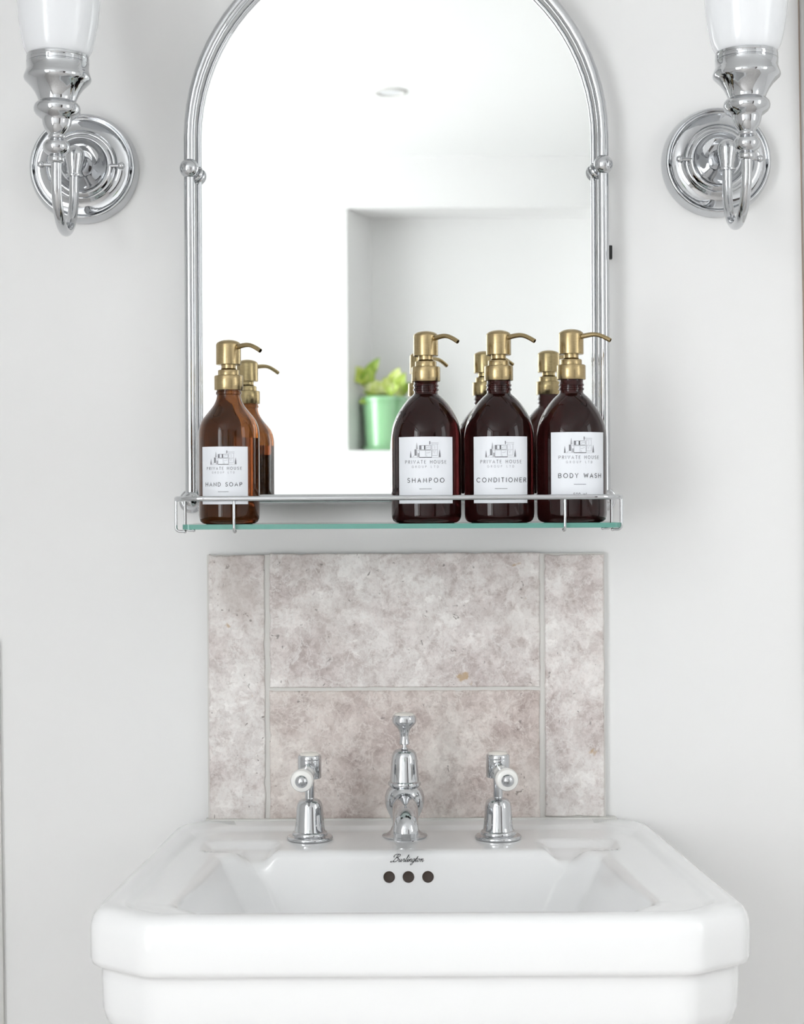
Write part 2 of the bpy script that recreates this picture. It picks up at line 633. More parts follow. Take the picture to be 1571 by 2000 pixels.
vs = [bm.verts.new((x, y, z)) for z in (.01, 1.05) for (x, y) in ((a2.x + d2 * (z - a2.z), 0), (a2.x + d2 * (z - a2.z), -.006), (a2.x + d2 * (z - a2.z) - .1, -.006), (a2.x + d2 * (z - a2.z) - .1, 0))]
for i in range(4):
    j = (i + 1) % 4
    bm.faces.new((vs[i], vs[j], vs[4 + j], vs[4 + i]))
bm.faces.new(vs[:4][::-1])
bm.faces.new(vs[4:])
struct('trim_2', bm, M_trim, None, 20)

# recessed downlight in the ceiling (seen in the mirror)
dl = thing('ceiling_light', 'small round recessed ceiling downlight seen in the arched mirror', 'ceiling light', (.022, -2.53, ZC))
lathe_bm = lathe(bmesh.new(), mm([(44, 0), (44, -3), (41, -5), (34, -5), (31, -2), (31, -.3)]), 40, None, False, False)
obj('trim_ring', lathe_bm, M_trim, dl)
obj('lamp_face', lathe(bmesh.new(), mm([(31, -.3), (31, -1.5), (0, -3.5)]), 32, None, True, True), M_opal, dl)

# ================================================================== SPLASHBACK
sp = thing('splashback', 'grey pink tumbled stone splashback of four tiles behind the basin taps', 'splashback')


def tile(px0, py0, px1, py1):
    """irregular-edged slab between two photo corners"""
    e = .011
    p, q = at(px0, py0, e), at(px1, py1, e)
    x0, x1, z1, z0 = min(p.x, q.x), max(p.x, q.x), max(p.z, q.z), min(p.z, q.z)
    bm = bmesh.new()
    pts = []
    for (ax, az), (bx, bz) in (((x0, z0), (x1, z0)), ((x1, z0), (x1, z1)), ((x1, z1), (x0, z1)), ((x0, z1), (x0, z0))):
        n = max(6, int(math.hypot(bx - ax, bz - az) / .007))
        for i in range(n):
            t = i / n
            j = random.uniform(-.0006, .0006) + (random.uniform(-.0012, 0) if random.random() < .12 else 0)
            nx, nz = (-(bz - az), bx - ax)
            ln = math.hypot(nx, nz)
            # inward jitter keeps tiles out of each other
            pts.append((ax + (bx - ax) * t + nx / ln * (.0006 + j * -1 if j < 0 else j), az + (bz - az) * t + nz / ln * (.0006 + (-j if j < 0 else j))))
    cx, cz = (x0 + x1) / 2, (z0 + z1) / 2
    def shrink(p, d):
        return (p[0] + (d if p[0] < cx else -d), p[1] + (d if p[1] < cz else -d))
    rings = []
    for y, d in ((-.002, 0), (-e + .0012, 0), (-e + .0003, .0006), (-e, .0018)):
        rings.append([bm.verts.new((shrink(p, d)[0], y, shrink(p, d)[1])) for p in pts])
    N = len(pts)
    for r1, r2 in zip(rings, rings[1:]):
        for i in range(N):
            j = (i + 1) % N
            bm.faces.new((r1[i], r1[j], r2[j], r2[i]))
    bm.faces.new(rings[-1])
    bm.faces.new(rings[0][::-1])
    return obj('tile', bm, M_stone, sp, 50)


tile(406, 1083, 519.5, 1602)
tile(525.5, 1080.5, 1056.5, 1342.5)
tile(525.5, 1349, 1056.5, 1599).color = (.945, .915, .89, 1)   # the browner stone
tile(1063, 1082, 1182.5, 1596)
g0, g1 = at(404.5, 1082.5, .0085), at(1183.5, 1600, .0085)
obj('grout', box(bmesh.new(), (g0.x, -.0085, g1.z - .006), (g1.x, -.0005, g0.z - .001)), M_grout, sp)

# ================================================================== WASHBASIN
BC = .030                 # centre line
RIM = EYE - .352          # rim height
basin = thing('washbasin', 'white ceramic washbasin with chamfered corners and stepped front', 'washbasin', (0, 0, 0))


def fillet_poly(corners, arcn=8, edgen=(60, 26, 26, 14, 60, 14, 26, 26)):
    """corners: (x, e, radius) in order; same count of points for every outline"""
    K = len(corners)
    segs = []
    for i in range(K):
        p0, p1, p2 = (Vector(corners[(i + k - 1) % K][:2]) for k in range(3))
        r = corners[i][2]
        d0, d1 = (p0 - p1).normalized(), (p2 - p1).normalized()
        ang = d0.angle(d1)
        cut = min(r / math.tan(ang / 2), .49 * (p0 - p1).length, .49 * (p2 - p1).length)
        r2 = cut * math.tan(ang / 2)
        a, c = p1 + d0 * cut, p1 + d1 * cut
        ctr = p1 + (d0 + d1).normalized() * (r2 / math.sin(ang / 2))
        va, vc = a - ctr, c - ctr
        th = va.angle_signed(vc)
        arcpts = []
        for k in range(arcn + 1):
            al = -th * k / arcn
            arcpts.append(ctr + Vector((va.x * math.cos(al) - va.y * math.sin(al), va.x * math.sin(al) + va.y * math.cos(al))))
        segs.append(arcpts)
    out = []
    for i in range(K):
        out += segs[i]
        a, c = segs[i][-1], segs[(i + 1) % K][0]
        n = edgen[i]
        out += [a.lerp(c, k / n) for k in range(1, n)]
    return out


def outer(ib, isd, ifr, back=.0005):
    """rim outline inset by ib at the back, isd at the sides, ifr at the front; starts back-right going... clockwise"""
    h0, h1, fe, ce, hf = .262, .292, .460, .418, .236
    c = BC
    e0 = back + ib
    q = .41 * (isd + ifr) * .5
    hs = lambda e: h0 + (h1 - h0) * e / ce - isd
    return [(c - hs(e0) + .028, e0, .03), (c + hs(e0) - .028, e0, .03), (c + hs(e0 + .028), e0 + .028, .03),
            (c + h1 - isd, ce - q, .030), (c + hf - q, fe - ifr, .030), (c - hf + q, fe - ifr, .030),
            (c - h1 + isd, ce - q, .030), (c - hs(e0 + .028), e0 + .028, .03)]


def bowl(grow, d=0.):
    """bowl outline grown by grow, or at depth d below the rim"""
    c = BC - .004
    ib, isd, ifr = .27 * d - grow, .58 * d - grow, .42 * d - grow
    r = .012 + d * .12
    return [(c - .157 + isd * .8, .166 + ib, .008 + d * .05), (c + .157 - isd * .8, .166 + ib, .008 + d * .05), (c + .190 - isd, .188 + ib * 1.1, r),
            (c + .212 - isd, .385 - ifr, .02), (c + .178 - isd, .421 - ifr, .02), (c - .178 + isd, .421 - ifr, .02),
            (c - .212 + isd, .385 - ifr, .02), (c - .190 + isd, .188 + ib * 1.1, r)]


# order of the corners: back-left, back-right, right..., so edges 0 = back
EDG = (70, 4, 30, 12, 60, 12, 30, 4)
def outline(c):
    return fillet_poly(c, 8, EDG)


rings = []   # (points, z)
for ins, z in ((.10, -.62), (.085, -.56), (.055, -.505), (.030, -.474), (.019, -.462), (.0125, -.452), (.010, -.442), (.0090, -.415), (.0090, -.4075),
               (.0080, -.4052), (.0040, -.4035), (.0012, -.4015), (0, -.397), (0, -.372), (.0006, -.366), (.0028, -.3595), (.0062, -.3552), (.0105, -.3528), (.016, -.352)):
    rings.append((outline(outer(0, ins, ins)), z))
rings.append((outline(outer(.040, .026, .019)), -.352))
rings.append((outline(outer(.046, .030, .0205)), -.3527))
rings.append((outline(outer(.052, .034, .022)), -.3546))
rings.append((outline(outer(.058, .038, .024)), -.3552))
A = outline(outer(.058, .038, .024))
B = outline(bowl(.012))
NS = 16
for k in range(1, NS + 1):
    t = k / NS
    rings.append(([p.lerp(q, t) for p, q in zip(A, B)], -.3552 - .0008 * t))
for g, z in ((.0085, -.3564), (.0052, -.3576), (.0025, -.3597), (.0008, -.3630), (.0, -.3665)):
    rings.append((outline(bowl(g)), z))
for k in range(1, 15):
    d = .130 * k / 14
    rings.append((outline(bowl(0, d)), -.3665 - d))
rings.append((outline(bowl(-.012, .136)), -.505))
rings.append((outline(bowl(-.04, .138)), -.509))


def sm(x, lo, hi):
    t = max(0, min(1, (x - lo) / (hi - lo)))
    return t * t * (3 - 2 * t)


def dish(x, e):
    """depth of the two soap dishes with their drain lips"""
    u = abs(x - (BC - .004))
    m = sm(u, .136, .146) * (1 - sm(u, .206, .218)) * sm(e, .108, .122) * (1 - sm(e, .152, .160))
    lip = sm(u, .137, .154) * (1 - sm(u, .164, .182)) * sm(e, .108, .124) * (1 - sm(e, .190, .20))
    return .0055 * m * (1 - lip) + .0115 * lip * (.55 + .45 * sm(e, .12, .160))


bm = bmesh.new()
vr = []
for idx, (pts, z) in enumerate(rings):
    row = []
    for p in pts:
        zz = z
        if z > -.392 and idx > 20:
            zz = z - dish(p.x, p.y) * sm(z, -.392, -.362)
        row.append(bm.verts.new((p.x, -p.y, EYE + zz)))
    vr.append(row)
N = len(vr[0])
for a, c in zip(vr, vr[1:]):
    for i in range(N):
        j = (i + 1) % N
        bm.faces.new((a[i], a[j], c[j], c[i]))
bm.faces.new(vr[0][::-1])
bm.faces.new(vr[-1])
obj('basin', bm, M_ceramic, basin, 75)


# bowl's back wall: frame for the overflow holes and the maker's mark
sl = Vector((0, -.27, -1)).normalized()          # down the wall
nw = Vector((0, -1, .27)).normalized()           # out of the wall
def backwall(x, depth, off=.0004):
    return Vector((x, -.166, EYE - .3665)) + sl * (depth - .0055) + nw * off
for px in (760.5, 798.5, 837.0):
    p = at(px, 1715, .185)
    h = bmesh.new()
    c = backwall(p.x, .0205, .0003)
    mt = align(nw, c)
    lathe(h, mm([(0, .1), (4.4, .15), (5.0, .35), (5.5, .75), (5.75, .55), (5.9, -.3)]), 32, mt, False, False)
    obj('overflow_hole', h, M_hole, basin)['label'] = 'dark round overflow hole'

# script maker's mark
def script_word():
    S = []
    x = 0.0
    def add(pts, w):
        S.append(([(x + p[0], p[1]) for p in spline([(a, c, 0) for a, c in pts], 6)] if False else [(x + p.x, p.y) for p in [Vector((q.x, q.y)) for q in spline([(a, c, 0) for a, c in pts], 6)]], w))
    # capital B with a swash
    add([(-.55, .25), (-.75, -.02), (-.45, -.1), (0.1, .35), (.55, 1.6), (.75, 2.45)], .16)
    add([(-.25, 1.55), (-.45, 2.0), (-.05, 2.5), (.7, 2.62), (1.35, 2.45), (1.35, 1.85), (.75, 1.42), (.62, 1.38), (1.25, 1.2), (1.35, .6), (.85, .05), (.30, .0), (.12, .3)], .17)
    x = 1.75
    add([(0, .55), (.12, 1.0), (.12, .25), (.30, 0), (.58, .3), (.72, 1.0), (.72, .25), (.88, 0), (1.15, .4)], .15)
    x = 2.95
    add([(-.05, .4), (.12, .85), (.20, 1.08), (.30, .88), (.50, .9), (.50, .25), (.66, 0), (.90, .35)], .15)
    x = 3.85
    add([(-.05, .35), (.25, 1.2), (.38, 2.2), (.22, 2.3), (.14, 1.2), (.16, .2), (.34, 0), (.60, .4)], .15)
    x = 4.5
    add([(-.05, .4), (.12, 1.0), (.12, .2), (.28, 0), (.52, .4)], .15)
    add([(.20, 1.45), (.26, 1.60)], .2)
    x = 5.05
    add([(0, .5), (.12, .98), (.14, .0)], .15)
    add([(.14, .1), (.35, .85), (.58, .98), (.64, .7), (.64, .2), (.80, 0), (1.02, .35)], .15)
    x = 6.05
    add([(.72, .85), (.40, 1.0), (.05, .6), (.12, .08), (.45, .1), (.72, .6), (.76, 1.0), (.70, .0), (.50, -.9), (.15, -1.1), (.05, -.7), (.50, -.15), (1.0, .35)], .15)
    x = 7.05
    add([(0, .4), (.28, 1.9), (.20, .3), (.36, 0), (.62, .35)], .15)
    add([(-.05, 1.12), (.58, 1.18)], .13)
    x = 7.7
    add([(.42, 1.0), (.10, .75), (.06, .25), (.32, 0), (.66, .3), (.62, .8), (.42, 1.0), (.60, .8), (.98, .8)], .15)
    x = 8.75
    add([(-.05, .75), (.10, .98), (.14, .0)], .15)
    add([(.14, .1), (.35, .85), (.58, .98), (.64, .7), (.64, .2), (.80, 0), (1.10, .4)], .15)
    return S
bm = bmesh.new()
pc = at(798, 1677, .17)
U = .00318
def place_mark(u, v):
    x = (u - 4.8 + .45 * (v - .5)) * U + pc.x
    return backwall(x, .0035 - (v - .6) * U * .92, .0006)
for pl, w in script_word():
    ribbons(bm, [pl], w * 1.25, place_mark)
o = obj('maker_mark', bm, M_ink, basin, recalc=False)
o['label'] = 'black script lettering'
# sealant along the wall
a, c = at(402, 1600, .01), at(1205, 1600, .01)
obj('sealant', box(bmesh.new(), (a.x, -.0135, RIM - .002), (c.x, 0, RIM + .0018), .0015), M_caulk, basin)

# ================================================================== TAPS
def tap(name, label, px, sgn):
    p = at(px, 1630, .100)
    t = thing(name, label, 'tap', (p.x, -.100, RIM - .0033), 'cross-lever basin taps')
    obj('flange', lathe(bmesh.new(), mm([(0, 0), (24.2, 0), (24.6, .8), (24.4, 2.4), (23.4, 3.4), (19.5, 3.8), (18.6, 4.4), (18.8, 6.4), (17.8, 8), (16.6, 8.6)])), M_chrome, t)
    obj('bonnet', lathe(bmesh.new(), mm([(16.6, 8.4), (15.9, 11), (15.3, 16), (14.6, 26), (13.9, 34), (13.0, 38), (11.0, 41), (8.0, 42.6), (5.2, 43.2), (4.9, 44)])), M_chrome, t)
    obj('spindle', lathe(bmesh.new(), mm([(4.9, 43), (4.9, 66)]), 24), M_chrome, t)
    hb = bmesh.new()
    lathe(hb, mm([(4.5, 64.8), (12.0, 64.8), (12.6, 65.6), (12.6, 83.2), (12.6, 83.8), (12.4, 84.2), (12.6, 84.8), (12.4, 88), (11.6, 89.2), (10.2, 89.4)]), 40)
    obj('lever_head', hb, M_chrome, t)
    obj('indice_cap', lathe(bmesh.new(), mm([(10.2, 88.8), (10.2, 90), (9.2, 91), (6, 91.8), (0, 92.1)]), 32), M_cap, t)['label'] = 'cream porcelain cap'
    d = Vector((sgn * .085, -1, -.03)).normalized()
    mt = align(d, (0, 0, .0735))
    obj('lever_neck', lathe(bmesh.new(), mm([(6.5, 9), (8.2, 13), (8.4, 15), (7.2, 16.2), (7.2, 18), (8.3, 18.8), (8.3, 21), (7.4, 22)]), 32, mt), M_chrome, t)
    h = obj('lever_handle', lathe(bmesh.new(), mm([(7.6, 22), (8.2, 24), (8.0, 30), (8.8, 40), (10.4, 50), (11.7, 57), (11.9, 61), (10.8, 64.4), (8.4, 66), (6.6, 66)]), 40, mt), M_porcelain, t)
    h['label'] = 'white porcelain lever'
    obj('end_stud', lathe(bmesh.new(), mm([(6.6, 65.5)] + arcp(0, 65.6, 6.7, 5, 90, 8, 5.2)), 32, mt), M_chrome, h)['label'] = 'chrome domed stud'
    return t


tap('basin_tap', 'chrome basin tap with white porcelain lever, left of the spout', 605.5, -1)
tap('basin_tap', 'chrome basin tap with white porcelain lever, right of the spout', 973.5, 1)

p = at(791, 1628, .088)
fa = thing('basin_spout', 'chrome bulbous basin spout with tall pop-up knob between the two taps', 'tap', (p.x, -.088, RIM - .0033))
obj('flange', lathe(bmesh.new(), mm([(0, 0), (24.2, 0), (24.4, 1), (23.8, 1.8), (19, 3.4), (15.5, 6.5), (13.6, 11)])), M_chrome, fa)
obj('body', lathe(bmesh.new(), mm([(13.6, 10.5), (13.2, 14), (14.0, 18), (16.6, 23.5), (19.6, 30), (21.4, 37), (21.3, 43), (19.2, 49.5), (16.0, 53.5), (15.0, 54.5)])), M_chrome, fa)
obj('collar', lathe(bmesh.new(), mm([(14, 54), (16.4, 54), (17.6, 55), (17.9, 56.5), (17.5, 58.2), (16.2, 59.2), (15.6, 59.6), (14, 59.6)])), M_chrome, fa)
obj('bonnet', lathe(bmesh.new(), mm([(15.8, 59.4), (15.5, 63), (14.4, 76), (13.6, 85), (12.4, 89.5), (9.5, 92.4), (5.5, 93.6), (3.6, 93.8), (3.6, 95), (2.3, 95.2)])), M_chrome, fa)
kb = obj('pop_up_knob', lathe(bmesh.new(), mm([(2.3, 94.6), (2.3, 98.4), (5.4, 98.6), (5.9, 99.4), (5.2, 102), (4.7, 106), (5.2, 111), (7, 115), (10.5, 118.5), (12.9, 121.5), (13.3, 124), (13.2, 124.3), (13.3, 124.6), (12.9, 127.5), (11.6, 129.6), (10.4, 130)]), 40), M_chrome, fa)
obj('knob_cap', lathe(bmesh.new(), mm([(10.4, 129.4), (10.3, 130.6), (8.5, 131.6), (0, 132.3)]), 32), M_cap, kb)['label'] = 'cream porcelain cap'
sp_path = spline([(0, -.008, .035), (0, -.030, .0365), (0, -.055, .0365), (0, -.077, .0345), (0, -.0895, .0300), (0, -.0950, .0245), (0, -.0953, .0180)], 8)
n = len(sp_path)
bm = bmesh.new()
tube(bm, sp_path, [.0142 - .0014 * min(1, i / (n * .6)) for i in range(n)], 28, False, True)
obj('spout', bm, M_chrome, fa, 60)
obj('aerator', lathe(bmesh.new(), mm([(12.4, 1), (13.2, .4), (13.2, -2), (12.2, -3), (9, -3), (8, -1)]), 32, align((0, 0, 1), (0, -.0953, .0180))), M_chrome, fa)

# ================================================================== MIRROR WITH SHELF
ET = .030                      # tube centre off the wall
TLb, TRb = at(373.5, 976, ET), at(1181.5, 972, ET)
TX0, TX1 = TLb.x, TRb.x
MXC, MR = (TX0 + TX1) / 2, (TX1 - TX0) / 2
ZB = (TLb.z + TRb.z) / 2       # bottom tube
ZS = at(778, 268, ET).z        # springing of the arch
mir = thing('arched_mirror', 'arched wall mirror in a chrome tube frame with a railed glass shelf below', 'mirror')


def arch(x0, x1, zb, zs, y, n=40):
    xc, r = (x0 + x1) / 2, (x1 - x0) / 2
    pts = [(x0, y, zb)] + [(x0, y, zb + (zs - zb) * k / 6) for k in range(1, 6)]
    pts += [(xc - r * math.cos(math.pi * k / n), y, zs + r * math.sin(math.pi * k / n)) for k in range(n + 1)]
    pts += [(x1, y, zs + (zb - zs) * k / 6) for k in range(1, 7)]
    return pts


obj('frame_tube', tube(bmesh.new(), arch(TX0, TX1, ZB + .004, ZS, -ET), .0062, 18), M_chrome, mir, 60)
obj('bottom_tube', tube(bmesh.new(), [(TX0, -ET, ZB), (MXC, -ET, ZB), (TX1, -ET, ZB)], .0056, 16), M_chrome, mir, 60)
# inner bead and mirror pane
ins = .0095
obj('inner_bead', tube(bmesh.new(), arch(TX0 + ins, TX1 - ins, ZB + .003, ZS, -.021), .0030, 12), M_chrome, mir, 60)
bm = bmesh.new()
pl = arch(TX0 + ins, TX1 - ins, ZB - .004, ZS, 0)
f0 = [bm.verts.new((p[0], -.020, p[2])) for p in pl]
f1 = [bm.verts.new((p[0], -.014, p[2])) for p in pl]
ff = bm.faces.new(f0)
bm.faces.new(f1[::-1])
for i in range(len(pl)):
    j = (i + 1) % len(pl)
    s = bm.faces.new((f0[i], f0[j], f1[j], f1[i]))
    s.material_index = 1
bmesh.ops.recalc_face_normals(bm, faces=bm.faces)
o = obj('mirror_pane', bm, [M_mirror, M_mirror_edge], mir, recalc=False)
# backboard between the pane and the wall
bm = bmesh.new()
pl = arch(TX0 + ins + .004, TX1 - ins - .004, ZB, ZS, 0)
f0 = [bm.verts.new((p[0], -.0138, p[2])) for p in pl]
f1 = [bm.verts.new((p[0], -.0005, p[2])) for p in pl]
bm.faces.new(f0)
bm.faces.new(f1[::-1])
for i in range(len(pl)):
    j = (i + 1) % len(pl)
    bm.faces.new((f0[i], f0[j], f1[j], f1[i]))
obj('backboard', bm, M_trim, mir)
pt = at(1194.6, 493, .006)
obj('fixing_tab', box(bmesh.new(), (pt.x - .006, -.009, pt.z - .0075), (pt.x + .0006, -.002, pt.z + .0075)), M_black, mir)['label'] = 'small black tab peeping out beside the frame'
for (px, py, s) in ((377, 329, 1), (1183, 321.5, -1)):
    c = at(px, py, ET + .002)
    c.x = TX0 if s > 0 else TX1
    bl = obj('ball_joint', ball(bmesh.new(), c, .0108), M_chrome, mir)
    d = Vector((s * .62, .62, -.48)).normalized()
    k = bmesh.new()
    lathe(k, mm([(0, 4), (6.5, 5), (6.5, 9), (9.2, 9.6), (9.6, 11), (9.0, 12.2), (7.4, 12.8), (7.4, 14.5), (8.8, 15), (9.0, 16.4), (8, 17.4), (0, 17.5)]), 32, align(d, c))
    obj('clip', k, M_chrome, bl)
# wall flanges and bosses at the bottom corners
for (x, s) in ((TX0, 1), (TX1, -1)):
    c = Vector((x - s * .003, -.0005, ZB - .0015))
    k = bmesh.new()
    lathe(k, mm([(0, 0), (13.6, 0), (13.6, 3), (12.8, 5), (10.6, 6), (10.4, 8), (11.4, 8.6), (11.4, 11), (10, 12), (9.6, 14), (10.2, 14.6), (10, 17), (8, 20), (8, 26)]), 36, align((0, -1, 0), c))
    fl = obj('wall_flange', k, M_chrome, mir)
    obj('boss', ball(bmesh.new(), (x, -ET - .001, ZB), .0098), M_chrome, fl)

# shelf glass and gallery rail
EF = .186
GZ = at(790, 1022.3, .17).z                    # top of the glass
SX0, SX1 = at(355, 1028, EF).x, at(1215, 1026, EF).x
bm = bmesh.new()
box(bm, (SX0, -EF, GZ - .005), (SX1, -.034, GZ))
bm.normal_update()
es = [e for e in bm.edges if all(abs(v.co.y + EF) < 1e-5 for v in e.verts) and abs(e.verts[0].co.z - e.verts[1].co.z) > .001]
bmesh.ops.bevel(bm, geom=es, offset=.008, segments=5, affect='EDGES', profile=.5)
bm.normal_update()
for f in bm.faces:
    f.material_index = 0 if abs(f.normal.z) > .9 else 1
es = [e for e in bm.edges if len({f.material_index for f in e.link_faces}) == 2]
obj('glass_shelf', bm, [M_shelf, M_shelf_edge], mir, 30)['label'] = 'clear glass shelf with a green edge'
RZ = at(700, 972.5, .19).z
RE = .191
RX0, RX1 = at(337.5, 978, RE).x, at(1221, 969, RE).x
rr = .034
pts = [(TX0, -ET - .004, RZ + .001), (RX0 + (TX0 - RX0) * .5, -.08, RZ)]
pts = [(TX0, -ET - .004, RZ)] + [(TX0 + (RX0 - TX0) * k / 6, -ET - (RE - rr - ET) * k / 6, RZ) for k in range(1, 6)]
pts += [(RX0 + rr - rr * math.cos(R(a)), -(RE - rr) - rr * math.sin(R(a)), RZ) for a in range(0, 91, 10)]
pts += [(RX0 + (RX1 - RX0) * k / 10, -RE, RZ) for k in range(1, 10)]
pts += [(RX1 - rr + rr * math.sin(R(a)), -(RE - rr) - rr * math.cos(R(a)), RZ) for a in range(0, 91, 10)]
pts += [(RX1 + (TX1 - RX1) * k / 6, -(RE - rr) + (RE - rr - ET) * k / 6, RZ) for k in range(1, 6)] + [(TX1, -ET - .004, RZ)]
rail = obj('gallery_rail', tube(bmesh.new(), pts, .0027, 14), M_chrome, mir, 60)


def hook(x, e, inward):
    """wire from the rail down past the glass edge and under it"""
    inw = Vector(inward)
    b0 = Vector((x, -e, RZ - .001))
    zb = GZ - .0072
    path = [b0, b0 + Vector((0, 0, (zb + .004 - b0.z) * .5)), Vector((x, -e, zb + .004))]
    path += [Vector((x, -e, zb + .004)) + inw * (.004 * (1 - math.cos(R(a)))) + Vector((0, 0, -.004 * math.sin(R(a)))) for a in (25, 50, 75, 90)]
    path += [Vector((x, -e, zb)) + inw * .0065, Vector((x, -e, zb)) + inw * .009]
    bm = tube(bmesh.new(), path, .0015, 10)
    ball(bm, path[-1], .0019, 12)
    return obj('hook', bm, M_chrome, rail, 60)


for px in (457, 1104):
    hook(at(px, 1005, RE).x, RE - .0005, (0, 1, 0))
for e in (.165, .085):
    xl = TX0 + (RX0 - TX0) * min(1, (e - ET) / (RE - rr - ET))
    xr = TX1 + (RX1 - TX1) * min(1, (e - ET) / (RE - rr - ET))
    hook(xl, e, (1, 0, 0))
    hook(xr, e, (-1, 0, 0))

# ================================================================== BOTTLES
EB = .140


def house(bm, place, u, v, k):
    """the line drawing of the house: u, v its lower-left corner, k metres per unit; 625 x 335 units"""
    P = lambda a, c: (u + a * k, v + c * k)
    L = lambda pts, w, mi: ribbons(bm, [[P(*q) for q in pts]], w * k, place, mi, 40 * k)
    Rt = lambda a, c, d, f, mi: fill_rect(bm, *P(a, c), *P(d, f), place, mi)
    def tree(x, y0, y1, w, mi):
        fill_poly(bm, [P(x - w, y0), P(x + w, y0), P(x + w * .75, y0 + (y1 - y0) * .35), P(x + w * .25, y0 + (y1 - y0) * .8), P(x, y1), P(x - w * .25, y0 + (y1 - y0) * .8), P(x - w * .75, y0 + (y1 - y0) * .35)], place, mi)
    tree(20, 8, 150, 16, 1)
    tree(605, 15, 175, 20, 1)
    tree(145, 175, 315, 20, 2)
    Rt(98, 45, 140, 172, 1)              # dark chimney wall
    L([(55, 12), (90, 45), (98, 45)], 7, 2)
    Rt(160, 15, 196, 95, 2)
    L([(140, 150), (196, 150)], 6, 2)
    L([(150, 12), (150, 130)], 6, 2)
    L([(196, 8), (445, 8)], 13, 0)       # heavy ground line
    L([(196, 8), (196, 150), (445, 150), (445, 8)], 6, 1)
    L([(320, 150), (320, 20)], 5, 2)
    L([(195, 165), (195, 248), (432, 248), (432, 165), (195, 165)], 8, 1)
    Rt(200, 168, 238, 245, 1)            # upper windows
    Rt(292, 168, 312, 245, 0)
    L([(320, 168), (320, 245)], 6, 1)
    L([(335, 195), (380, 215), (415, 210)], 6, 2)
    L([(335, 95), (380, 100), (415, 115)], 6, 2)
    L([(345, 60), (345, 20)], 5, 2)
    Rt(396, 268, 416, 335, 1)            # chimney
    L([(416, 300), (580, 300)], 7, 2)
    L([(440, 272), (580, 272)], 5, 2)
    L([(450, 272), (450, 45), (560, 45), (560, 272)], 6, 2)
    L([(450, 160), (560, 160)], 5, 2)
    L([(470, 150), (495, 90), (520, 150)], 5, 2)
    L([(470, 250), (505, 250), (505, 180)], 5, 2)
    L([(0, 4), (196, 4)], 4, 2)
    L([(445, 4), (625, 4)], 4, 2)


